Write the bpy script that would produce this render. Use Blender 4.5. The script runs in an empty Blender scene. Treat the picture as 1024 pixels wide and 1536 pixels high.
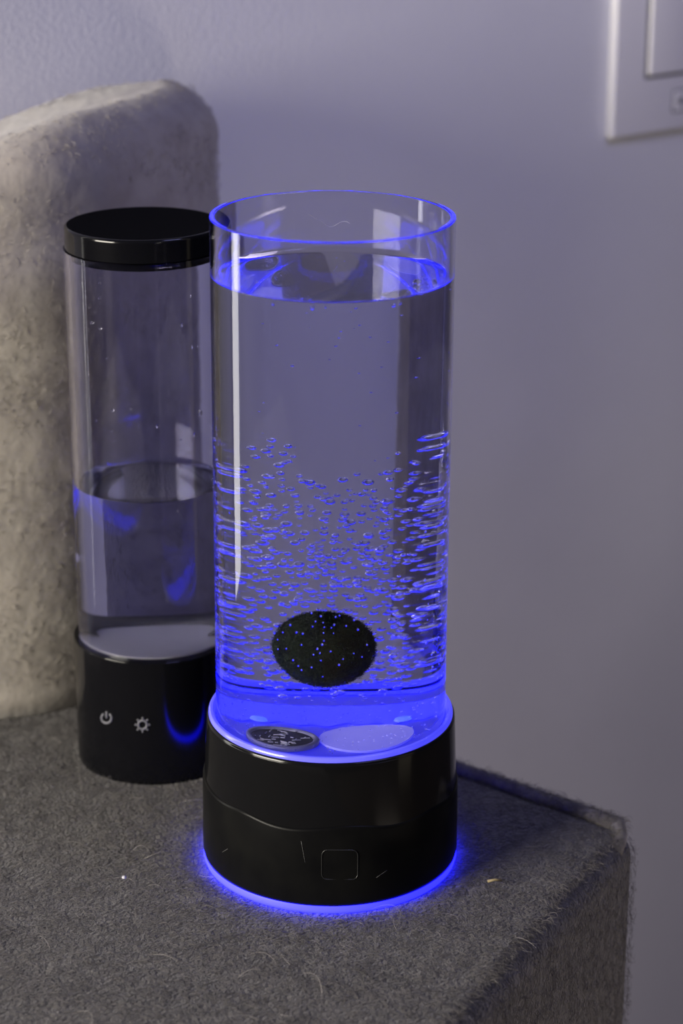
import bpy, bmesh, math, random
import numpy as np
from mathutils import Vector, Matrix

random.seed(7)
rng = np.random.default_rng(7)
scene = bpy.context.scene
COL = scene.collection
PI = math.pi

# ------------------------------------------------------------------ camera
F_PX, PITCH = 3450.0, math.radians(19.6)
CAM = Vector((0.0042, -0.752, 0.400))
SP, CP = math.sin(PITCH), math.cos(PITCH)
FOCUS = 0.80

def ray(px, py):
    u, v = px - 512.0, py - 768.0
    return Vector((u, F_PX * CP - v * SP, -F_PX * SP - v * CP)).normalized()

def on_z(px, py, z=0.0):
    d = ray(px, py); t = (z - CAM.z) / d.z
    return CAM + d * t

def on_plane(px, py, p0, n):
    d = ray(px, py); t = (p0 - CAM).dot(n) / d.dot(n)
    return CAM + d * t

def on_cyl(px, py, cx, cy, r):
    d = ray(px, py); ox, oy = CAM.x - cx, CAM.y - cy
    a = d.x**2 + d.y**2; b = 2*(ox*d.x + oy*d.y); c = ox*ox + oy*oy - r*r
    q = b*b - 4*a*c
    if q < 0: return None
    return CAM + d * ((-b - math.sqrt(q)) / (2*a))

cam_data = bpy.data.cameras.new('camera')
cam = bpy.data.objects.new('camera', cam_data); COL.objects.link(cam)
cam.location = CAM
cam.rotation_euler = (PI/2 - PITCH, 0, 0)
cam_data.sensor_fit = 'VERTICAL'; cam_data.sensor_height = 36.0
cam_data.lens = F_PX / 1536 * 36.0
cam_data.clip_start = 0.02
cam_data.dof.use_dof = True
cam_data.dof.focus_distance = FOCUS
cam_data.dof.aperture_fstop = 9.0
scene.camera = cam

# ------------------------------------------------------------------ helpers
def link(name, me, parent=None):
    o = bpy.data.objects.new(name, me); COL.objects.link(o)
    if parent is not None: o.parent = parent
    return o

def empty(name, loc):
    o = bpy.data.objects.new(name, None); COL.objects.link(o)
    o.location = loc; o.empty_display_size = 0.01
    return o

def tag(o, label=None, cat=None, group=None, kind=None):
    if label: o['label'] = label
    if cat: o['category'] = cat
    if group: o['group'] = group
    if kind: o['kind'] = kind
    return o

def build(name, verts, faces, mats, parent=None, midx=None, smooth=True):
    me = bpy.data.meshes.new(name)
    me.from_pydata([tuple(v) for v in verts], [], faces)
    for m in (mats if isinstance(mats, (list, tuple)) else [mats]): me.materials.append(m)
    if midx is not None: me.polygons.foreach_set('material_index', midx)
    if smooth: me.polygons.foreach_set('use_smooth', [True]*len(me.polygons))
    me.update()
    return link(name, me, parent)

class Lathe:
    """surfaces of revolution; every strip gets its own vertices, so edges between strips stay crisp"""
    def __init__(self, seg=160): self.v, self.f, self.m, self.seg = [], [], [], seg
    def strip(self, prof, mi=0, wave=None):
        n, s, b = len(prof), self.seg, len(self.v)
        for (r, z) in prof:
            for k in range(s):
                a = 2*PI*k/s
                self.v.append((r*math.sin(a), -r*math.cos(a), z))
        for i in range(n-1):
            for k in range(s):
                k2 = (k+1) % s
                self.f.append((b+i*s+k, b+i*s+k2, b+(i+1)*s+k2, b+(i+1)*s+k)); self.m.append(mi)
        return b
    def disc(self, r, z, up=True, mi=0):
        b = len(self.v)
        for k in range(self.seg):
            a = 2*PI*k/self.seg
            self.v.append((r*math.sin(a), -r*math.cos(a), z))
        idx = list(range(b, b+self.seg))
        self.f.append(tuple(idx if up else idx[::-1])); self.m.append(mi)
    def build(self, name, mats, parent=None): return build(name, self.v, self.f, mats, parent, self.m)

def fillet(r0, z0, r1, z1, n=6, convex_up=True):
    """quarter ellipse from (r0,z0) to (r1,z1): leaves vertically, arrives horizontally"""
    return [(r0 + (r1-r0)*(1-math.cos(PI/2*i/n)), z0 + (z1-z0)*math.sin(PI/2*i/n)) for i in range(n+1)]

def rounded_box(name, sx, sy, sz, bev, mat, parent=None, seg=4):
    bm = bmesh.new(); bmesh.ops.create_cube(bm, size=1.0)
    for v in bm.verts: v.co = Vector((v.co.x*sx, v.co.y*sy, v.co.z*sz))
    bmesh.ops.bevel(bm, geom=bm.edges[:], offset=bev, segments=seg, profile=0.5, affect='EDGES')
    me = bpy.data.meshes.new(name); bm.to_mesh(me); bm.free()
    me.materials.append(mat)
    me.polygons.foreach_set('use_smooth', [True]*len(me.polygons))
    return link(name, me, parent)

def sweep(name, pts, r, mat, parent=None, seg=8, closed=False, radii=None):
    n = len(pts); V = []; Fc = []
    pts = [Vector(p) for p in pts]
    prev = None
    for i, p in enumerate(pts):
        if closed: t = (pts[(i+1) % n] - pts[i-1]).normalized()
        else: t = (pts[min(i+1, n-1)] - pts[max(i-1, 0)]).normalized()
        if prev is None:
            up = Vector((0, 0, 1)) if abs(t.z) < 0.9 else Vector((1, 0, 0))
            a = t.cross(up).normalized()
        else:
            a = (prev - t*prev.dot(t)).normalized()
        prev = a; b = t.cross(a)
        rr = radii[i] if radii else r
        for k in range(seg):
            an = 2*PI*k/seg
            V.append(p + (a*math.cos(an) + b*math.sin(an))*rr)
    m = n if closed else n-1
    for i in range(m):
        for k in range(seg):
            i2 = (i+1) % n; k2 = (k+1) % seg
            Fc.append((i*seg+k, i*seg+k2, i2*seg+k2, i2*seg+k))
    if not closed:
        Fc.append(tuple(range(seg))[::-1]); Fc.append(tuple((n-1)*seg+k for k in range(seg)))
    return build(name, V, Fc, mat, parent)

# ------------------------------------------------------------------ materials
def new_mat(name):
    m = bpy.data.materials.new(name); m.use_nodes = True
    nt = m.node_tree; nt.nodes.clear()
    out = nt.nodes.new('ShaderNodeOutputMaterial')
    return m, nt, out

def principled(name, col, rough=0.5, spec=0.5, metal=0.0, emit=None, estr=0.0, coat=0.0):
    m, nt, out = new_mat(name)
    b = nt.nodes.new('ShaderNodeBsdfPrincipled')
    b.inputs['Base Color'].default_value = (*col, 1); b.inputs['Roughness'].default_value = rough
    b.inputs['Metallic'].default_value = metal; b.inputs['Specular IOR Level'].default_value = spec
    b.inputs['Coat Weight'].default_value = coat
    if emit:
        b.inputs['Emission Color'].default_value = (*emit, 1); b.inputs['Emission Strength'].default_value = estr
    nt.links.new(b.outputs[0], out.inputs[0])
    return m, nt, b

def glass(name, ior, col=(1, 1, 1), rough=0.0):
    m, nt, out = new_mat(name)
    g = nt.nodes.new('ShaderNodeBsdfGlass')
    g.inputs['IOR'].default_value = ior; g.inputs['Color'].default_value = (*col, 1); g.inputs['Roughness'].default_value = rough
    nt.links.new(g.outputs[0], out.inputs[0])
    return m

def noise_mix(nt, bsdf, c1, c2, scale, detail=4, lo=0.35, hi=0.65, coords='Object'):
    tc = nt.nodes.new('ShaderNodeTexCoord'); nz = nt.nodes.new('ShaderNodeTexNoise'); rp = nt.nodes.new('ShaderNodeValToRGB')
    nz.inputs['Scale'].default_value = scale; nz.inputs['Detail'].default_value = detail
    rp.color_ramp.elements[0].position = lo; rp.color_ramp.elements[0].color = (*c1, 1)
    rp.color_ramp.elements[1].position = hi; rp.color_ramp.elements[1].color = (*c2, 1)
    nt.links.new(tc.outputs[coords], nz.inputs['Vector']); nt.links.new(nz.outputs['Fac'], rp.inputs[0])
    nt.links.new(rp.outputs[0], bsdf.inputs['Base Color'])
    return tc, nz

def bump(nt, bsdf, tc, scale, strength, dist, detail=6):
    nz = nt.nodes.new('ShaderNodeTexNoise'); bp = nt.nodes.new('ShaderNodeBump')
    nz.inputs['Scale'].default_value = scale; nz.inputs['Detail'].default_value = detail
    bp.inputs['Strength'].default_value = strength; bp.inputs['Distance'].default_value = dist
    nt.links.new(tc.outputs['Object'], nz.inputs['Vector']); nt.links.new(nz.outputs['Fac'], bp.inputs['Height'])
    nt.links.new(bp.outputs[0], bsdf.inputs['Normal'])

N_AC, N_W = 1.49, 1.333
M_acrylic = glass('clear acrylic', N_AC, (0.94, 0.94, 1.0))
M_water_side = glass('water against acrylic', N_W / N_AC, (0.90, 0.905, 1.0))
M_water_top = glass('water surface', N_W)
M_bubble = glass('air bubble in water', 1.0 / N_W)
M_drop = glass('water drop', N_W)

M_black, nt, b = principled('glossy black plastic', (0.004, 0.004, 0.0045), 0.12, 0.3)
M_sleeve, nt, b = principled('satin black plastic', (0.004, 0.004, 0.0045), 0.3, 0.07)
tc, nz = noise_mix(nt, b, (0.003, 0.003, 0.0035), (0.005, 0.005, 0.005), 60)
M_rearblack, nt, b = principled('black plastic', (0.003, 0.003, 0.004), 0.1, 0.3)
M_lid, nt, b = principled('black lid plastic', (0.003, 0.003, 0.004), 0.12, 0.3)
M_lidtop, nt, b = principled('matte black lid top', (0.003, 0.003, 0.004), 0.9, 0.02)
M_scratch, nt, b = principled('pale scratch', (0.06, 0.06, 0.06), 0.5)
M_icon, nt, b = principled('printed grey symbol', (0.10, 0.10, 0.12), 0.6)
BLUE = (0.005, 0.006, 1.0)
M_glow, nt, b = principled('lit blue light strip', (0.08, 0.08, 0.3), 0.4, emit=(0.003, 0.003, 1.0), estr=16.0)
M_lip, nt, b = principled('lit blue rim', (0.12, 0.12, 0.35), 0.15, emit=(0.045, 0.045, 1.0), estr=0.85)
M_led, nt, b = principled('led ring', (0.1, 0.1, 0.4), 0.4, emit=BLUE, estr=14.0)
M_led2, nt, b = principled('led window', (0.1, 0.1, 0.4), 0.4, emit=BLUE, estr=5.5)
M_panel, nt, b = principled('lit panel', (0.1, 0.1, 0.4), 0.4, emit=BLUE, estr=5.5)
M_chipled, nt, b = principled('led chip', (0.1, 0.1, 0.3), 0.4, emit=(0.02, 0.04, 1.0), estr=4.0)
M_floor_lit, nt, b = principled('lit floor plate', (0.14, 0.14, 0.40), 0.35, emit=BLUE, estr=0.5)
M_diffuser, nt, b = principled('milky diffuser', (0.5, 0.48, 0.62), 0.5, emit=(0.10, 0.10, 1.0), estr=0.5)
M_grille, nt, b = principled('dark grille', (0.01, 0.01, 0.015), 0.4)
M_collar, nt, b = principled('frosted collar', (0.22, 0.22, 0.32), 0.3)
M_chip, nt, b = principled('pale grille bars', (0.5, 0.5, 0.55), 0.5)
M_plate_white, nt, b = principled('white floor plate', (0.42, 0.42, 0.45), 0.5)
M_switch, nt, b = principled('white switch plastic', (0.70, 0.69, 0.71), 0.45, 0.2)
M_dark, nt, b = principled('dark gap', (0.06, 0.06, 0.07), 0.7)

M_wall, nt, b = principled('painted wall', (0.72, 0.72, 0.74), 0.8, 0.2)
tc, nz = noise_mix(nt, b, (0.69, 0.69, 0.71), (0.73, 0.73, 0.75), 9)
bump(nt, b, tc, 420, 0.25, 0.001)
M_floorboards, nt, b = principled('floor', (0.15, 0.12, 0.1), 0.6)

def fabric(name, c1, c2, scale):
    m, nt, b = principled(name, c1, 1.0, 0.1)
    tc, nz = noise_mix(nt, b, c1, c2, scale, 6)
    b.inputs['Sheen Weight'].default_value = 0.25; b.inputs['Sheen Roughness'].default_value = 0.6
    return m, nt, b, tc
M_carpet, nt, b, tc = fabric('grey brown carpet', (0.056, 0.052, 0.053), (0.112, 0.104, 0.103), 260)
bump(nt, b, tc, 700, 0.9, 0.003)
M_plush, nt, b, tc = fabric('beige plush', (0.28, 0.25, 0.22), (0.34, 0.31, 0.275), 75)
bump(nt, b, tc, 70, 0.3, 0.004, 3)
M_welt, nt, b, tc = fabric('carpet edge', (0.10, 0.092, 0.088), (0.17, 0.155, 0.145), 300)

def fibre_mat(name, c1, c2):
    m, nt, b = principled(name, c1, 0.9, 0.15)
    hi = nt.nodes.new('ShaderNodeHairInfo'); rp = nt.nodes.new('ShaderNodeValToRGB')
    rp.color_ramp.elements[0].color = (*c1, 1); rp.color_ramp.elements[1].color = (*c2, 1)
    nt.links.new(hi.outputs['Random'], rp.inputs[0]); nt.links.new(rp.outputs[0], b.inputs['Base Color'])
    return m
M_fibre = fibre_mat('carpet fibre', (0.054, 0.050, 0.051), (0.172, 0.160, 0.158))
M_loose = fibre_mat('loose pale hair', (0.16, 0.15, 0.145), (0.40, 0.37, 0.35))
M_plushfibre = fibre_mat('plush fibre', (0.28, 0.255, 0.225), (0.36, 0.33, 0.295))

M_moss, nt, b = principled('dark moss', (0.012, 0.021, 0.006), 1.0, 0.1)
tc, nz = noise_mix(nt, b, (0.003, 0.007, 0.003), (0.009, 0.017, 0.005), 240)
bump(nt, b, tc, 900, 0.8, 0.002)
M_mossfibre = fibre_mat('moss fibre', (0.004, 0.009, 0.004), (0.012, 0.024, 0.007))

def fibres(name, roots, dirs, normals, length, radius, mat, parent, curl=0.5, npts=5, lift=0.35):
    """short curly hairs: roots (N,3), lie direction (N,3), surface normals (N,3)"""
    N = len(roots)
    hc = bpy.data.hair_curves.new(name)
    hc.add_curves([npts]*N)
    L = rng.uniform(length[0], length[1], N)[:, None]
    side = np.cross(normals, dirs)
    bend = rng.normal(0, curl, N)[:, None]
    up = np.abs(rng.normal(0, lift, N))[:, None]
    P = np.zeros((N, npts, 3))
    for i in range(npts):
        t = i/(npts-1)
        ang = bend*t
        P[:, i] = roots + L*t*(dirs*np.cos(ang) + side*np.sin(ang)) + normals*(L*up*math.sin(PI*t*0.85)*0.8)
    hc.position_data.foreach_set('vector', P.reshape(-1).astype(np.float32))
    rad = hc.attributes.new('radius', 'FLOAT', 'POINT')
    R = np.repeat(rng.uniform(radius[0], radius[1], N), npts)
    taper = np.tile(np.linspace(1.0, 0.45, npts), N)
    rad.data.foreach_set('value', (R*taper).astype(np.float32))
    hc.materials.append(mat)
    return link(name, hc, parent)

# ------------------------------------------------------------------ the setting
WA = math.radians(53)
WD = Vector((math.sin(WA), math.cos(WA), 0)); WN = Vector((math.cos(WA), -math.sin(WA), 0))
W0 = Vector((-0.056, 0.286, 0))
FLOOR_Z = -0.46
def wall_quad(a, b, z0, z1, t):
    p, q = W0 + WD*a, W0 + WD*b
    V = []
    for off in (0, -t):
        for (s, z) in ((p, z0), (q, z0), (q, z1), (p, z1)): V.append((s.x + WN.x*off, s.y + WN.y*off, z))
    Fc = [(0, 1, 2, 3), (5, 4, 7, 6), (4, 0, 3, 7), (1, 5, 6, 2), (3, 2, 6, 7), (4, 5, 1, 0)]
    return V, Fc
V, Fc = wall_quad(-0.33, 2.2, FLOOR_Z, 2.0, 0.1)
tag(build('wall_back', V, Fc, M_wall, smooth=False), kind='structure')
c = [Vector((-1.5, -1.4, 0)), Vector((1.9, -1.4, 0)), W0 + WD*2.2, W0 - WD*1.6]
V = [(p.x, p.y, FLOOR_Z) for p in c] + [(p.x, p.y, FLOOR_Z-0.05) for p in c]
tag(build('floor', V, [(0, 1, 2, 3), (7, 6, 5, 4), (0, 4, 5, 1), (1, 5, 6, 2), (2, 6, 7, 3), (3, 7, 4, 0)], M_floorboards, smooth=False), kind='structure')

# ------------------------------------------------------------------ switch plate
n3 = WN
pl = on_plane(907, 207, W0, WN)
sw_origin = W0 + WD*((pl - W0).dot(WD)); sw_origin.z = pl.z
def wall_uv(px, py):
    p = on_plane(px, py, W0 + WN*0.006, WN) - sw_origin
    return p.dot(WD), p.z
sw = empty('light_switch', sw_origin)
tag(sw, 'white wall switch plate with large rocker at upper right', 'light switch')
def on_wall(o, u, z, d):
    o.matrix_local = Matrix((( WD.x, -WN.x, 0, WD.x*u + WN.x*d), (WD.y, -WN.y, 0, WD.y*u + WN.y*d), (0, 0, 1, z), (0, 0, 0, 1)))
PW, PH = 0.094, 0.150
on_wall(rounded_box('plate', PW, 0.0055, PH, 0.0016, M_switch, sw), PW/2, PH/2, 0.00275)
ru, rz = wall_uv(969, 117)
RW, RH = PW - 2*ru, PH - 2*rz
gap = rounded_box('rocker_surround', RW+0.0022, 0.003, RH+0.0022, 0.0011, M_dark, sw)
on_wall(gap, PW/2, PH/2, 0.0044)
on_wall(rounded_box('rocker', RW-0.0012, 0.007, RH-0.0014, 0.0012, M_switch, sw), PW/2+0.0003, PH/2+0.0003, 0.0042)
iu, iz = wall_uv(1007, 171); iu2, iz2 = wall_uv(1009, 134)
IH = iz2 - iz
ind = rounded_box('indicator_recess', 0.020, 0.003, IH, 0.0012, M_dark, sw); on_wall(ind, iu+0.010, iz+IH/2, 0.0043)
cap = rounded_box('indicator_cover', 0.0182, 0.003, IH-0.0018, 0.0009, M_switch, sw); on_wall(cap, iu+0.010, iz+IH/2, 0.0045)
dot = rounded_box('indicator_dot', 0.0030, 0.001, 0.0044, 0.0004, M_dark, sw); du, dz = wall_uv(1021, 151); on_wall(dot, du, dz, 0.0058)

# ------------------------------------------------------------------ carpeted platform
C0 = Vector((0.1150, 0.018, 0))
BD = Vector((-math.sin(math.radians(51)), math.cos(math.radians(51)), 0))
SD = Vector((-math.sin(math.radians(28)), -math.cos(math.radians(28)), 0))
P1 = C0 + BD*0.295
P2 = P1 - WD*0.60
P3 = C0 + SD*0.55
P4 = Vector((-0.50, P3.y, 0))
corners = [C0, P1, P2, P4, P3]          # counter-clockwise from above
def round_poly(pts, r, n=8):
    out = []
    m = len(pts)
    for i, p in enumerate(pts):
        a = (pts[i-1]-p).normalized(); b_ = (pts[(i+1) % m]-p).normalized()
        half = math.acos(max(-1, min(1, a.dot(b_))))/2
        d = r/math.tan(half); c_ = p + (a+b_).normalized()*(r/math.sin(half))
        s = p + a*d; e = p + b_*d
        va, vb = s-c_, e-c_
        for k in range(n+1):
            t = k/n; ang = va.angle(vb)
            out.append(c_ + (va*math.sin((1-t)*ang) + vb*math.sin(t*ang))/math.sin(ang))
    return out
def resample(pts, step):
    out = []; m = len(pts)
    for i in range(m):
        a, b_ = pts[i], pts[(i+1) % m]; L = (b_-a).length; k = max(1, int(L/step))
        for j in range(k): out.append(a.lerp(b_, j/k))
    return out
def inset_ring(pts, d):
    m = len(pts); out = []
    for i in range(m):
        t = (pts[(i+1) % m]-pts[i-1]); t.normalize()
        nrm = Vector((-t.y, t.x, 0))      # inward for a counter-clockwise ring
        out.append(pts[i] + nrm*d)
    return out
def soft_block(name, ring, z0, z1, fr, mat, parent, nf=8, wob=0.0, rows=10):
    m = len(ring); V = []; Fc = []
    levels = [(0.0, z0 + (z1-fr-z0)*i/rows) for i in range(rows+1)] + [(fr*(1-math.cos(PI/2*i/nf)), z1-fr+fr*math.sin(PI/2*i/nf)) for i in range(1, nf+1)]
    for (d, z) in levels:
        for p in inset_ring(ring, d): V.append((p.x + wob*math.sin(17*z/0.1+p.y*60), p.y + wob*math.sin(11*z/0.1+p.x*70), z))
    for i in range(len(levels)-1):
        for k in range(m):
            k2 = (k+1) % m
            Fc.append((i*m+k, i*m+k2, (i+1)*m+k2, (i+1)*m+k))
    b = (len(levels)-1)*m
    Fc.append(tuple(b+k for k in range(m)))
    Fc.append(tuple(range(m))[::-1])
    return build(name, V, Fc, mat, parent)

plat = empty('carpeted_platform', (0, 0, FLOOR_Z))
tag(plat, 'grey-brown fuzzy carpeted box that both tube lamps stand on', 'carpeted platform')
ring = resample(round_poly(corners, 0.0105), 0.02)
FR = 0.009
body = soft_block('body', [Vector((p.x, p.y, 0)) for p in ring], 0.0, -FLOOR_Z, FR, M_carpet, plat)
# piped edge along the back
wp = []
path = [C0 + SD*0.013 + BD*0.0006, C0 + SD*0.0075 + BD*0.0010, C0 + SD*0.0042 + BD*0.0022, C0 + SD*0.0020 + BD*0.0044] + [C0 + BD*(0.0075 + 0.170*i/70) for i in range(71)]
for i, p in enumerate(path):
    t = i*0.0024
    w = 0.0006*math.sin(t*160) + 0.0005*math.sin(t*413+1)
    dn = -0.0045 + 0.0049*min(1.0, i/3)
    ctr = (C0 + SD*0.03 + BD*0.03 - p) if i < 4 else (SD - BD*0.12)
    wp.append(p + ctr.normalized()*(0.0030+w) + Vector((0, 0, -FLOOR_Z + dn + 0.5*w)))
pipe = sweep('edge_piping', wp, 0.0030, M_welt, plat, 10)
PQ = []
for i in range(len(wp)-1):
    for k in range(50): PQ.append(wp[i].lerp(wp[i+1], random.random()))
PQ = np.array(PQ); np_ = rng.normal(size=PQ.shape); np_[:, 2] = np.abs(np_[:, 2]); np_ -= np.array(BD)[None]*np.sum(np_*np.array(BD)[None], 1)[:, None]
np_ /= np.linalg.norm(np_, axis=1)[:, None]
dd_ = np.array(BD)[None]*rng.choice((-1.0, 1.0), len(PQ))[:, None] + rng.normal(0, 0.5, PQ.shape); dd_ -= np_*np.sum(dd_*np_, 1)[:, None]; dd_ /= np.linalg.norm(dd_, axis=1)[:, None]
PIPE = (PQ + np_*0.0028, dd_, np_)

# pile on top and on the side the camera sees
T1 = np.array((0.0, 0.0)); 
LAMP2 = (-0.0692, 0.0870)
def top_pts(N):
    out = []
    inner = inset_ring(ring, FR*0.3)
    poly = [(p.x, p.y) for p in inner]
    px_ = np.array([p[0] for p in poly]); py_ = np.array([p[1] for p in poly])
    while sum(len(a) for a in out) < N:
        q = np.stack([rng.uniform(-0.20, 0.115, 60000), rng.uniform(-0.19, 0.20, 60000)], 1)
        inside = np.zeros(len(q), bool); j = len(poly)-1
        for i in range(len(poly)):
            c1 = ((py_[i] > q[:, 1]) != (py_[j] > q[:, 1])) & (q[:, 0] < (px_[j]-px_[i])*(q[:, 1]-py_[i])/(py_[j]-py_[i]+1e-12)+px_[i])
            inside ^= c1; j = i
        inside &= np.hypot(q[:, 0], q[:, 1]) > 0.0475
        inside &= np.hypot(q[:, 0]-LAMP2[0], q[:, 1]-LAMP2[1]) > 0.0330
        out.append(q[inside])
    return np.concatenate(out)[:N]
NT = 130000
q = top_pts(NT)
roots = np.concatenate([q, np.full((NT, 1), -FLOOR_Z - 0.0004)], 1)
fld = 2.2*np.sin(q[:, 0]*45+1.3*np.sin(q[:, 1]*60)) + 1.6*np.cos(q[:, 1]*75+q[:, 0]*22)
ang = fld + rng.normal(0, 0.9, NT)
dirs = np.stack([np.cos(ang), np.sin(ang), np.zeros(NT)], 1)
# fibres beside a lamp foot lie outward, not into it
for (cx, cy, rn) in ((0, 0, 0.0545), (LAMP2[0], LAMP2[1], 0.041)):
    d = q - np.array((cx, cy)); r = np.hypot(d[:, 0], d[:, 1]); near = r < rn
    dd = d/r[:, None]; rad = (dirs[:, 0]*dd[:, 0]+dirs[:, 1]*dd[:, 1])
    flip = near & (rad < 0)
    dirs[flip, :2] -= 2*rad[flip, None]*dd[flip]
nor = np.tile(np.array((0, 0, 1.0)), (NT, 1))
# side face
NS = 52000
s = rng.uniform(0.002, 0.42, NS); zz = -rng.uniform(0, 1, NS)**1.0*0.20
P = np.array(C0)[None] + np.array(SD)[None]*s[:, None]
sn = np.array((-SD.y, SD.x, 0)); sn = sn if sn[0] > 0 else -sn
rimd = np.clip(FR + zz, 0, FR)
inset = FR - np.sqrt(np.maximum(FR**2 - rimd**2, 0))
P = P - sn[None]*inset[:, None]; P[:, 2] = zz - FLOOR_Z
nn = sn[None]*np.sqrt(np.maximum(1-(rimd/FR)**2, 0))[:, None] + np.array((0, 0, 1.0))[None]*(rimd/FR)[:, None]
a2 = -PI/2 + rng.normal(0, 0.7, NS)
tang = np.array(SD)[None]*np.cos(a2)[:, None] + np.array((0, 0, 1.0))[None]*np.sin(a2)[:, None]
tang -= nn*np.sum(tang*nn, 1)[:, None]; tang /= np.linalg.norm(tang, axis=1)[:, None]
pile = fibres('pile', np.concatenate([roots, P, PIPE[0]]), np.concatenate([dirs, tang, PIPE[1]]), np.concatenate([nor, nn, PIPE[2]]),
              (0.0016, 0.0050), (0.00003, 0.000075), M_fibre, plat, curl=0.8, npts=5, lift=0.27)
ii = rng.choice(NT, 320); sp = fibres('loose_hair', roots[ii], dirs[ii], nor[ii], (0.005, 0.013), (0.00004, 0.00007), M_loose, plat, curl=1.1, npts=8, lift=0.22)
sp['kind'] = 'stuff'
pile['kind'] = 'stuff'

# ------------------------------------------------------------------ plush backrest behind the lidded lamp
bk = empty('plush_backrest', (0, 0, 0))
tag(bk, 'tall beige plush slab with rounded top standing against the wall', 'backrest')
front = [(-0.174, 0.1085), (-0.167, 0.1070), (-0.155, 0.1090), (-0.137, 0.1140), (-0.118, 0.1215), (-0.1035, 0.1315), (-0.0885, 0.147), (-0.0735, 0.168), (-0.0600, 0.192), (-0.0515, 0.215), (-0.0480, 0.234)]
front = [Vector((x, y, 0)) for x, y in front]
back = [Vector((-0.055, 0.258, 0)), Vector((-0.074, 0.264, 0)), Vector((-0.098, 0.251, 0)), Vector((-0.176, 0.184, 0)), Vector((-0.184, 0.150, 0))]
ctrl = front + back
def smooth_ring(pts, it=2):
    for _ in range(it):
        o = []
        for i in range(len(pts)):
            a, b_ = pts[i], pts[(i+1) % len(pts)]
            o += [a.lerp(b_, 0.25), a.lerp(b_, 0.75)]
        pts = o
    return pts
bring = smooth_ring(ctrl)
BT = 0.2430
bb = soft_block('cushion', bring, 0.0005, BT, 0.022, M_plush, bk, nf=10, wob=0.0008, rows=24)
def drop(x): return 0.0 if x > -0.10 else -0.011*min(1.6, ((-0.10-x)/0.045)**1.3)
for v in bb.data.vertices:
    if v.co.z > 0.1: v.co.z += drop(v.co.x)*(v.co.z-0.1)/(BT-0.1)
NB = 16000
seg = np.array([(p.x, p.y) for p in bring]); nxt = np.roll(seg, -1, 0)
ln = np.linalg.norm(nxt-seg, axis=1); pick = rng.choice(len(seg), NB, p=ln/ln.sum()); tt = rng.uniform(0, 1, NB)[:, None]
xy = seg[pick]*(1-tt) + nxt[pick]*tt
tg = (nxt-seg)[pick]; tg /= np.linalg.norm(tg, axis=1)[:, None]
out2 = np.stack([tg[:, 1], -tg[:, 0]], 1)
zt = rng.uniform(0.0, BT, NB)
rr = 0.022; over = np.clip((zt-(BT-rr))/rr, 0, 1); an = over*PI/2
zt = np.where(over > 0, BT-rr+rr*np.sin(an), zt); ins = np.where(over > 0, rr*(1-np.cos(an)), 0)
pos = np.concatenate([xy - out2*ins[:, None], zt[:, None]], 1)
pos[:, 2] += np.array([drop(x) for x in pos[:, 0]])*np.clip((pos[:, 2]-0.1)/(BT-0.1), 0, 1)
nb = np.concatenate([out2*np.cos(an)[:, None], np.sin(an)[:, None]], 1)
a3 = rng.uniform(0, 2*PI, NB)
tv = np.concatenate([tg, np.zeros((NB, 1))], 1); bv = np.cross(nb, tv)
dv = tv*np.cos(a3)[:, None] + bv*np.sin(a3)[:, None]
keep = zt > 0.004
pb = fibres('plush_pile', pos[keep], dv[keep], nb[keep], (0.0015, 0.0032), (0.00006, 0.00011), M_plushfibre, bk, curl=0.9, lift=0.3)
pb['kind'] = 'stuff'

# ------------------------------------------------------------------ front lamp (open tube, blue light)
R_OUT, R_IN = 0.0409, 0.0392
Z_FLOOR, Z_RIM, Z_W = 0.0565, 0.2368, 0.2162
lamp = empty('tube_lamp', (0, 0, 0))
lamp.rotation_euler = (0, math.radians(0.3), 0)
tag(lamp, 'open clear tube lamp glowing blue on a black base, full of bubbles', 'tube lamp')

L = Lathe()                                   # glowing strip under the base
L.strip([(0.0445, 0.0), (0.0458, 0.0004), (0.0461, 0.0016), (0.0458, 0.0032)]); L.disc(0.0445, 0.0, False)
L.build('light_strip', M_glow, lamp)['label'] = 'glowing blue strip under the base'

# wavy seam of the lower sleeve, read off the photograph
seam_px = [(316, 1188), (336, 1205), (366, 1217), (392, 1231), (422, 1241), (452, 1244), (495, 1241), (529, 1238), (555, 1239), (581, 1238), (607, 1233), (637, 1217), (658, 1205), (676, 1192)]
seam = []
for (a, b_) in seam_px:
    p = on_cyl(a, b_, 0, 0, 0.0458)
    if p is not None: seam.append((math.atan2(p.x, -p.y), p.z))
seam.sort()
sa, sz = [t[0] for t in seam], [t[1] for t in seam]
zmean = sum(sz)/len(sz)
for i in range(1, 7):
    a = sa[len(seam)-1] + (2*PI - (seam[-1][0]-seam[0][0]))*i/7
    w = i/7
    sa.append(a); sz.append((seam[-1][1]*(1-w) + seam[0][1]*w) + 0.0014*math.sin(3*PI*w))
sa_ = np.array(sa + [sa[0]+2*PI]); sz_ = np.array(sz + [sz[0]])
def seam_z(a):
    a = (a - sa_[0]) % (2*PI) + sa_[0]
    return sum(float(np.interp(((a+d - sa_[0]) % (2*PI)) + sa_[0], sa_, sz_)) for d in (-0.1, -0.05, 0, 0.05, 0.1))/5
SEG = 192
V, Fc = [], []
prof = [(0.0450, 0, 0), (0.0460, 0.0, 0.0006), (0.0463, 0.0, 0.0020), (0.0462, 0.5, 0), (0.0460, 1, -0.0012), (0.0458, 1, -0.0003), (0.0453, 1, 0.0), (0.0440, 1, -0.0002)]
for (r, w, dz) in prof:
    for k in range(SEG):
        a = 2*PI*k/SEG; zb = 0.0028; z = zb + (seam_z(a)-zb)*w + dz
        V.append((r*math.sin(a), -r*math.cos(a), z))
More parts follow.
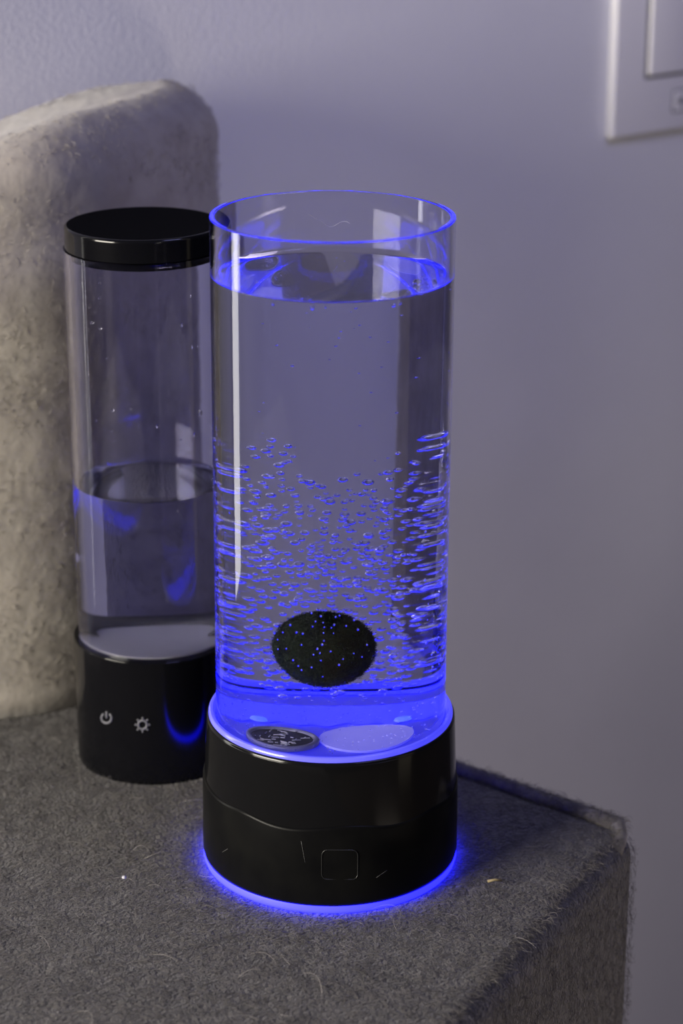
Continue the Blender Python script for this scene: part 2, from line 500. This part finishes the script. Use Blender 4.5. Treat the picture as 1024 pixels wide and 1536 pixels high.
for i in range(len(prof)-1):
    for k in range(SEG):
        k2 = (k+1) % SEG; Fc.append((i*SEG+k, i*SEG+k2, (i+1)*SEG+k2, (i+1)*SEG+k))
Fc.append(tuple(range(SEG))[::-1])
sleeve = build('base_sleeve', V, Fc, M_sleeve, lamp)

L = Lathe(192)
L.strip([(0.0440, 0.015), (0.0456, 0.0155), (0.0455, 0.030), (0.0446, 0.053), (0.04445, 0.0554), (0.04441, 0.0558), (0.0444, 0.0560)] + fillet(0.0444, 0.0560, 0.0438, 0.0570, 5))
L.strip([(0.0438, 0.0570), (0.0414, 0.0570)]); L.strip([(0.0414, 0.0570), (0.0414, 0.0535)])
L.disc(0.0440, 0.015, False)
L.build('base_body', M_black, lamp)

L = Lathe(192)                                # pale lit lip around the foot of the tube
L.strip(fillet(0.0437, 0.0571, 0.0429, 0.0587, 5)); L.strip([(0.0429, 0.0587), (0.0421, 0.0587)])
L.strip([(0.0421, 0.0587), (0.0415, 0.0575), (0.0411, 0.0571)])
L.build('lit_lip', M_lip, lamp)['label'] = 'glowing blue ring around the foot of the tube'

def on_base(px, py, r): 
    p = on_cyl(px, py, 0, 0, r); return p
# touch button outline and scuffs on the sleeve
pts = []
cxp, cyp, hw, hh, cr = 509, 1297, 27, 22, 8
for (sx, sy, a0) in ((1, -1, -90), (1, 1, 0), (-1, 1, 90), (-1, -1, 180)):
    for k in range(5):
        a = math.radians(a0 + 90*k/4)
        pts.append(on_base(cxp + sx*(hw-cr) + cr*math.cos(a), cyp + sy*(hh-cr) + cr*math.sin(a), 0.04625))
M_btn, nt_, b_ = principled('button groove', (0.012, 0.012, 0.012), 0.35)
bo = sweep('touch_button', pts, 0.00018, M_btn, lamp, 6, closed=True)
for (x0, y0, x1, y1) in ((333, 1279, 341, 1274), (564, 1316, 580, 1305), (451, 1262, 457, 1294)):
    a = [on_base(x0 + (x1-x0)*t/4, y0 + (y1-y0)*t/4, 0.0462) for t in range(5)]
    so = sweep('scratch', a, 0.00009, M_scratch, lamp, 5)

# floor assembly under the water
L = Lathe(128); L.disc(R_IN-0.0001, Z_FLOOR); L.strip([(R_IN-0.0001, Z_FLOOR-0.004), (R_IN-0.0001, Z_FLOOR)])
L.build('floor_plate', M_floor_lit, lamp)
L = Lathe(128); L.strip([(R_OUT+0.0003, 0.0537), (R_OUT+0.0003, 0.0541), (R_IN+0.0001, 0.0541), (R_IN+0.0001, 0.0537)])
L.build('led_ring', M_led, lamp)
L = Lathe(128)                                # bright ring where the leds shine up through the floor
V, Fc = [], []
for i in range(61):
    a = math.radians(95 + 170*i/60)
    for r in (R_IN-0.0002, R_IN-0.0040): V.append((r*math.sin(a), -r*math.cos(a), Z_FLOOR+0.0003))
    if i: Fc.append((2*i-2, 2*i-1, 2*i+1, 2*i))
build('led_window', V, Fc, M_led2, lamp)
V, Fc = [], []                                # lit panel across the rear half of the floor
for i in range(41):
    x = -0.0335 + 0.067*i/40
    y1 = min(0.021, math.sqrt(max(0.0, 0.0340**2 - x*x))); y0 = -0.0005 + 0.0022*math.sin(i*0.9)*math.sin(i*0.37)
    V += [(x, min(y0, y1-0.0005), Z_FLOOR+0.0003), (x, y1, Z_FLOOR+0.0003)]
    if i: Fc.append((2*i-2, 2*i, 2*i+1, 2*i-1))
build('lit_panel', V, Fc, M_panel, lamp)
for (x, y) in ((-0.0185, 0.0015), (0.0185, 0.0020)):
    L = Lathe(24); L.strip([(0.0024, 0), (0.0021, 0.0007), (0.0010, 0.0011)]); L.disc(0.0010, 0.0011)
    o = L.build('led_chip', M_chipled, lamp); o.location = (x, y, Z_FLOOR+0.0003)
L = Lathe(64); L.strip([(0.0145, 0), (0.0145, 0.0008)]); L.disc(0.0145, 0.0008)
df = L.build('diffuser_disc', M_diffuser, lamp); df.location = (0.0112, -0.0175, Z_FLOOR)
L = Lathe(48); L.strip([(0.0098, 0), (0.0098, 0.0010)]); L.disc(0.0098, 0.0010)
gr = L.build('air_stone_grille', M_grille, lamp); gr.location = (-0.0150, -0.0205, Z_FLOOR+0.0001)
L = Lathe(48); L.strip([(0.0118, 0), (0.0118, 0.0012), (0.0112, 0.0017), (0.0104, 0.0017), (0.0100, 0.0012), (0.0100, 0)])
o = L.build('grille_collar', M_collar, lamp); o.location = gr.location
for i in range(34):
    a = random.uniform(0, 2*PI); x = 0.0085*math.sqrt(random.random()); y = x*math.sin(a); x = x*math.cos(a)
    o = rounded_box('bar', random.uniform(0.001, 0.003), 0.00035, 0.0004, 0.0001, M_chip, gr, 2)
    o.location = (x, y, 0.0011); o.rotation_euler = (0, 0, random.choice((0.3, 1.2, -0.6, 0.0)))

# tube: outer wall, rim, dry inner wall; below the waterline the inner face is the water's own side
L = Lathe(256)
L.strip([(R_OUT, 0.0545), (R_OUT, 0.12), (R_OUT, Z_RIM-0.0003)])
L.strip([(R_OUT, Z_RIM-0.0003), (R_OUT-0.0001, Z_RIM-0.0001), (R_OUT-0.0003, Z_RIM), (R_IN+0.0003, Z_RIM), (R_IN+0.0001, Z_RIM-0.0001), (R_IN, Z_RIM-0.0003)])
MEN = 0.0012
L.strip([(R_IN, Z_RIM-0.0003), (R_IN, Z_W+MEN)])
L.strip([(R_IN, 0.0545), (R_OUT, 0.0470)])
tube = L.build('tube', M_acrylic, lamp)

# water body: side faces meet the acrylic, top meets the air
water = None
L = Lathe(256)
L.strip([(R_IN, 0.0545), (R_IN, Z_W+MEN)], 0)
top = [(R_IN - 0.0045*t, Z_W + MEN*(1-t)**2.6) for t in np.linspace(0, 1, 9)]
top += [(r, Z_W) for r in (0.030, 0.024, 0.018, 0.012, 0.006, 0.0005)]
L.strip(top, 1); L.disc(0.0005, Z_W, True, 1)
L.disc(R_IN, 0.0545, False, 0)
water = L.build('water', [M_water_side, M_water_top])
water.rotation_euler = lamp.rotation_euler
tag(water, 'clear bubbly water filling the open blue-lit tube', 'water', kind='stuff')

# moss ball
mc = Vector((-0.0012, 0.004, 0.0842))
bm = bmesh.new(); bmesh.ops.create_icosphere(bm, subdivisions=5, radius=1.0)
for v in bm.verts:
    n_ = v.co.normalized()
    k = 1 + 0.02*math.sin(7*n_.x+2)*math.sin(6*n_.z+1) + 0.012*math.sin(13*n_.y+5*n_.z)
    v.co = Vector((n_.x*0.0125*k, n_.y*0.0130*k, n_.z*0.0134*k))
me = bpy.data.meshes.new('moss_ball'); bm.to_mesh(me); bm.free(); me.materials.append(M_moss)
me.polygons.foreach_set('use_smooth', [True]*len(me.polygons))
moss = empty('moss_ball', mc)
mbody = link('moss_body', me, moss)
moss.rotation_euler = (0, math.radians(-8), 0)
tag(moss, 'dark green oval moss ball floating low in the blue-lit tube', 'moss ball')
NM = 9000
d = rng.normal(size=(NM, 3)); d /= np.linalg.norm(d, axis=1)[:, None]
pm = d*np.array((0.0125, 0.0130, 0.0134)); rv = rng.normal(size=(NM, 3)); rv -= d*np.sum(rv*d, 1)[:, None]; rv /= np.linalg.norm(rv, axis=1)[:, None]
ff = fibres('moss_fuzz', pm*0.99, rv*0.8+d*0.6, d, (0.0005, 0.0011), (0.00004, 0.00007), M_mossfibre, moss, curl=0.6, npts=4, lift=0.5)
ff['kind'] = 'stuff'

# bubbles
def sphere_mesh(name, nu, nv, mat):
    bm = bmesh.new(); bmesh.ops.create_uvsphere(bm, u_segments=nu, v_segments=nv, radius=1.0)
    me = bpy.data.meshes.new(name); bm.to_mesh(me); bm.free(); me.materials.append(mat)
    me.polygons.foreach_set('use_smooth', [True]*len(me.polygons))
    return me
BM = sphere_mesh('air_bubble', 16, 10, M_bubble)
spots = []
def far_enough(p, r):
    for (q_, r_) in spots:
        if abs(p[2]-q_[2]) < r+r_ and (p[0]-q_[0])**2+(p[1]-q_[1])**2+(p[2]-q_[2])**2 < (1.02*(r+r_))**2: return False
    return True
def top_limit(xa):            # upper edge of the swarm along the back wall, apparent x in -1..1
    return 0.150 - 0.016*max(0, 1-abs(xa-0.12)/0.55) + 0.004*math.sin(9*xa)
tries = 0
while len(spots) < 940 and tries < 40000:
    tries += 1
    psi = random.uniform(-0.62, 0.62); xa = math.sin(psi)*1.9
    lim = top_limit(xa)
    z = Z_FLOOR + 0.001 + (lim - Z_FLOOR)*random.random()**0.92
    frac = (z-Z_FLOOR)/(lim-Z_FLOOR)
    if random.random() > 1.25 - frac**2.2: continue
    r = min(0.00110, max(0.00032, random.lognormvariate(math.log(0.00068), 0.26)))
    rad = R_IN - 0.00004 - r if random.random() < 0.8 else random.uniform(0.025, R_IN-0.001)
    p = (rad*math.sin(psi), rad*math.cos(psi), z)
    if far_enough(p, r): spots.append((p, r))
for _ in range(60):                                   # strays further up
    psi = random.uniform(-0.6, 0.6); z = random.uniform(0.13, 0.208); r = random.uniform(0.00014, 0.00032)
    p = ((R_IN-0.00004-r)*math.sin(psi), (R_IN-0.00004-r)*math.cos(psi), z)
    if far_enough(p, r): spots.append((p, r))
tries = 0; n0 = len(spots)
while len(spots) < n0+260 and tries < 9000:           # both flanks of the tube
    tries += 1
    sgn = random.choice((-1, 1)); psi = sgn*random.uniform(0.62, 2.3); z = Z_FLOOR + 0.001 + 0.09*random.random()**1.2
    r = random.uniform(0.00025, 0.00055)
    p = ((R_IN-0.00004-r)*math.sin(psi), (R_IN-0.00004-r)*math.cos(psi), z)
    if far_enough(p, r): spots.append((p, r))
tries = 0; n0 = len(spots)
while len(spots) < n0+220 and tries < 9000:            # on the floor
    tries += 1
    a = random.uniform(0, 2*PI); rr_ = R_IN*0.95*math.sqrt(random.random()); r = random.uniform(0.00015, 0.00035)
    p = (rr_*math.sin(a), rr_*math.cos(a), Z_FLOOR+0.0012+r)
    if far_enough(p, r): spots.append((p, r))
# a few at the surface
for (x, y, r) in ((-0.006, -0.034, 0.0007), (-0.002, -0.0335, 0.0004), (0.019, -0.030, 0.0007), (0.021, -0.029, 0.0004), (-0.018, -0.030, 0.0005)):
    spots.append(((x, y, Z_W-0.0012-r), r))
# beads on the moss ball
beads = []
rot = moss.rotation_euler.to_matrix()
while len(beads) < 42:
    dx, dz = random.uniform(-0.018, 0.018), random.uniform(-0.0125, 0.0125)
    if (dx/0.0175)**2 + (dz/0.0122)**2 > 1 or random.random() < 0.35 + 18*dx: continue
    r = random.uniform(0.00028, 0.00042)
    rad = R_IN - 0.00004 - r
    p = Vector((mc.x + dx, -math.sqrt(rad*rad - (mc.x+dx)**2), 0.0990 + dz))
    if all((p-q_).length > 0.0013 for q_, _ in beads): beads.append((p, r))
spots.sort(key=lambda s_: -s_[1])
NBIG = 255
TILT = lamp.rotation_euler.to_matrix()
for i, (p, r) in enumerate(spots[:NBIG]):
    o = bpy.data.objects.new('air_bubble', BM); COL.objects.link(o)
    o.location = TILT @ Vector(p); o.scale = (r, r, r)
    tag(o, 'tiny clear air bubble clinging inside the blue-lit tube wall', 'bubble', 'air bubbles in the blue-lit tube')
for (p, r) in beads:
    o = bpy.data.objects.new('air_bubble', BM); COL.objects.link(o)
    o.location = p; o.scale = (r, r, r)
    tag(o, 'pinpoint blue bubble showing against the dark moss ball', 'bubble', 'bubbles in front of the moss ball')
V, Fc = [], []
bm = bmesh.new(); bmesh.ops.create_uvsphere(bm, u_segments=10, v_segments=7, radius=1.0); bm.verts.index_update()
sv = [v.co.copy() for v in bm.verts]; sf = [tuple(v.index for v in f.verts) for f in bm.faces]; bm.free()
for (p, r) in spots[NBIG:]:
    b0 = len(V)
    for v in sv: V.append(TILT @ (Vector(p) + v*r))
    for f in sf: Fc.append(tuple(b0+i for i in f))
o = build('fine_bubbles', V, Fc, M_bubble)
tag(o, 'finest bubbles scattered through the water of the blue-lit tube', 'bubbles', kind='stuff')

# thread of lint on the tube's inner wall above the water
pts = []
for i in range(30):
    t = i/29; psi = -0.19 + 0.38*t
    z = 0.2262 + 0.0012*math.sin(t*9) - 0.0014*t + (0.0025*(1-t*6) if t < 1/6 else 0)
    pts.append(((R_IN-0.0002)*math.sin(psi), (R_IN-0.0002)*math.cos(psi), z))
M_lint, nt_, b_ = principled('pale lint', (0.45, 0.44, 0.52), 0.8)
o = sweep('lint_thread', pts, 0.00010, M_lint, None, 5)
tag(o, 'pale wavy lint thread stuck inside the open rim', 'lint')

# ------------------------------------------------------------------ rear lamp (lidded, unlit)
rear = empty('tube_lamp', (LAMP2[0], LAMP2[1], 0))
tag(rear, 'unlit clear tube lamp with black lid and base, half full, beside the backrest', 'tube lamp')
Z2T, Z2W = 0.2062, 0.1140
RB = 0.0321
ZB = 0.0517
L = Lathe(160)
L.strip([(0.0300, 0.0)] + fillet(0.0321, 0.0, RB, 0.002, 2) + [(RB, 0.03), (RB, ZB-0.0014), (RB, ZB-0.0008), (RB, ZB-0.0006)] + fillet(RB, ZB-0.0006, 0.0315, ZB, 4))
L.strip([(0.0315, ZB), (0.0285, ZB)]); L.disc(0.0300, 0.0, False)
L.build('base', M_rearblack, rear)
L = Lathe(128); L.strip([(0.0276, ZB-0.003), (0.0276, ZB+0.0005)]); L.disc(0.0276, ZB+0.0005)
fp = L.build('floor_plate', M_plate_white, rear)
V, Fc = [], []
for i in range(49):
    a = math.radians(80 + 200*i/48)
    for (r, z) in ((0.0274, ZB+0.0006), (0.0274, ZB+0.0016), (0.0172, ZB+0.0016), (0.0168, ZB+0.0006)): V.append((r*math.sin(a), -r*math.cos(a), z))
    if i:
        for k in range(3): Fc.append((4*i-4+k, 4*i+k, 4*i+k+1, 4*i-3+k))
build('floor_ridge', V, Fc, M_dark, rear)
R2O, R2I = 0.0300, 0.0278
L = Lathe(192)
L.strip([(R2O, ZB-0.0008), (R2O, Z2T)]); L.strip([(R2O, Z2T), (R2I, Z2T)]); L.strip([(R2I, Z2T), (R2I, Z2W+0.001)]); L.strip([(R2I, ZB-0.0008), (R2O, ZB-0.0008)])
L.build('tube', M_acrylic, rear)
lid = Lathe(160)
LT = 0.2150
lid.strip([(0.0290, Z2T+0.0002)] + fillet(0.0294, Z2T+0.0002, 0.0294, Z2T+0.0006, 2) + [(0.0294, Z2T+0.0009), (0.0294, LT-0.0020), (0.0294, LT-0.0015)] + fillet(0.0294, LT-0.0012, 0.0284, LT, 5)); lid.disc(0.0284, LT, True, 1)
lid.strip([(0.0272, Z2T-0.003), (0.0272, Z2T+0.0003), (0.0290, Z2T+0.0002)]); lid.disc(0.0272, Z2T-0.003, False)
lid.build('lid', [M_lid, M_lidtop], rear)['label'] = 'round black lid'
L = Lathe(192)
L.strip([(R2I, ZB+0.0004), (R2I, Z2W+0.001)], 0)
top = [(R2I - 0.0045*t, Z2W + 0.001*(1-t)**2.6) for t in np.linspace(0, 1, 9)] + [(r, Z2W) for r in (0.020, 0.014, 0.007, 0.0005)]
L.strip(top, 1); L.disc(0.0005, Z2W, True, 1); L.disc(R2I, ZB+0.0004, False, 0)
w2 = L.build('water', [M_water_side, M_water_top]); w2.location = rear.location
tag(w2, 'still clear water half filling the lidded unlit tube', 'water', kind='stuff')

# printed symbols on the rear base
def arc_on_base(cx, cy, r, a0, a1, n=20):
    return [on_cyl(cx + r*math.cos(a0+(a1-a0)*i/n), cy + r*math.sin(a0+(a1-a0)*i/n), LAMP2[0], LAMP2[1], RB+0.00005) - Vector((LAMP2[0], LAMP2[1], 0)) for i in range(n+1)]
def line_on_base(x0, y0, x1, y1, n=4):
    return [on_cyl(x0+(x1-x0)*i/n, y0+(y1-y0)*i/n, LAMP2[0], LAMP2[1], RB+0.00005) - Vector((LAMP2[0], LAMP2[1], 0)) for i in range(n+1)]
ic = sweep('power_symbol', arc_on_base(160, 1077, 7.5, -PI/2+0.6, 1.5*PI-0.6), 0.0005, M_icon, rear, 6)
sweep('power_stroke', line_on_base(160, 1067, 160, 1077), 0.0005, M_icon, ic, 6)
sun = sweep('brightness_symbol', arc_on_base(214, 1087, 6.5, 0, 2*PI, 24), 0.0005, M_icon, rear, 6)
for k in range(8):
    a = k*PI/4
    sweep('ray', line_on_base(214+8.5*math.cos(a), 1087+8.5*math.sin(a), 214+11.5*math.cos(a), 1087+11.5*math.sin(a), 2), 0.0004, M_icon, sun, 6)

# condensation drops inside the rear tube
DM = sphere_mesh('water_drop', 14, 9, M_drop)
drops_px = [(140, 483, 1.6), (151, 424, 1.1), (151, 447, 1.0), (152, 492, 1.2), (287, 519, 1.4), (295, 519, 1.0), (272, 487, 1.5), (285, 444, 1.1), (298, 619, 2.4), (236, 639, 1.3), (290, 652, 1.3), (170, 615, 1.2), (197, 613, 0.9), (169, 646, 0.9), (151, 396, 1.0), (270, 660, 1.2), (146, 630, 0.9), (172, 370, 1.3), (162, 537, 0.8)]
for (px, py, r) in drops_px:
    p = on_cyl(px, py, LAMP2[0], LAMP2[1], R2I-0.0001)
    if p is None: continue
    out_ = Vector((p.x-LAMP2[0], p.y-LAMP2[1], 0)).normalized()
    o = bpy.data.objects.new('water_drop', DM); COL.objects.link(o)
    o.location = p - out_*0.0002
    o.rotation_euler = (0, 0, math.atan2(out_.y, out_.x)); o.scale = (0.00045, r*0.00045, r*0.0005)
    tag(o, 'tiny water drop clinging inside the dry upper wall of the lidded tube', 'water drop', 'drops in the lidded tube')

# ------------------------------------------------------------------ bits on the carpet
p = on_z(186, 1316, 0.0018)
bd = link('lint_bead', sphere_mesh('lint_bead', 10, 8, M_lint)); bd.location = p; bd.scale = (0.0008, 0.0007, 0.0006)
tag(bd, 'tiny pale speck on the carpet in front of the lidded lamp', 'speck')
M_straw, nt_, b_ = principled('straw', (0.25, 0.2, 0.1), 0.8)
a = on_z(731, 1322, 0.0022); c_ = on_z(752, 1320, 0.0022)
st = sweep('straw_bit', [a, a.lerp(c_, .5)+Vector((0, 0, .0004)), c_], 0.0005, M_straw, None, 6)
tag(st, 'short straw-coloured scrap on the carpet right of the glowing lamp', 'scrap')

# ------------------------------------------------------------------ light
world = bpy.data.worlds.new('world'); scene.world = world; world.use_nodes = True
wt = world.node_tree; bg = wt.nodes['Background']; bg.inputs[1].default_value = 1.0
tc = wt.nodes.new('ShaderNodeTexCoord'); sep = wt.nodes.new('ShaderNodeSeparateXYZ'); mr = wt.nodes.new('ShaderNodeMapRange'); rp = wt.nodes.new('ShaderNodeValToRGB')
mr.inputs['From Min'].default_value = -1; mr.inputs['From Max'].default_value = 1
wt.links.new(tc.outputs['Generated'], sep.inputs[0]); wt.links.new(sep.outputs['Z'], mr.inputs['Value']); wt.links.new(mr.outputs[0], rp.inputs[0]); wt.links.new(rp.outputs[0], bg.inputs[0])
rp.color_ramp.elements[0].position = 0.35; rp.color_ramp.elements[0].color = (0.010, 0.010, 0.012, 1)
rp.color_ramp.elements[1].position = 0.75; rp.color_ramp.elements[1].color = (0.050, 0.050, 0.075, 1)
def area(name, loc, target, sx, sy, power, col):
    ld = bpy.data.lights.new(name, 'AREA'); ld.shape = 'RECTANGLE'; ld.size = sx; ld.size_y = sy; ld.energy = power; ld.color = col
    o = bpy.data.objects.new(name, ld); COL.objects.link(o); o.location = loc
    o.rotation_euler = (Vector(target)-Vector(loc)).to_track_quat('-Z', 'Y').to_euler()
    return o
area('window_light', (-1.60, -1.05, 0.46), (-0.1, 0.1, 0.15), 1.0, 0.8, 92, (1.0, 0.93, 0.80))
area('side_window_light', (-1.15, 0.235, 0.45), (0, 0, 0.25), 0.20, 1.9, 8.0, (1.0, 0.97, 0.88))
area('doorway_light', (0.95, -0.36, 0.37), (0, 0, 0.15), 0.28, 1.62, 0.5, (1.0, 0.86, 0.62))
area('low_fill_light', (0.33, -0.27, -0.26), (0.05, -0.08, -0.08), 0.16, 0.16, 0.75, (1.0, 0.87, 0.74))  # added warm fill for the platform's dark side face, no lamp stands there
area('overhead_fill_light', (0.28, -0.12, 0.68), (0.15, 0.40, 0.28), 0.24, 0.24, 1.5, (0.42, 0.43, 1.0))  # added violet fill for the wall's tint and downward falloff, not a room fixture

# ------------------------------------------------------------------ render look
vs = scene.view_settings
vs.view_transform = 'Standard'; vs.look = 'None'; vs.gamma = 1.0; vs.use_curve_mapping = False; vs.exposure = 0.0
cy = scene.cycles
cy.max_bounces = 40; cy.transmission_bounces = 40; cy.glossy_bounces = 24; cy.diffuse_bounces = 4
cy.caustics_reflective = True; cy.caustics_refractive = True
cy.use_denoising = True
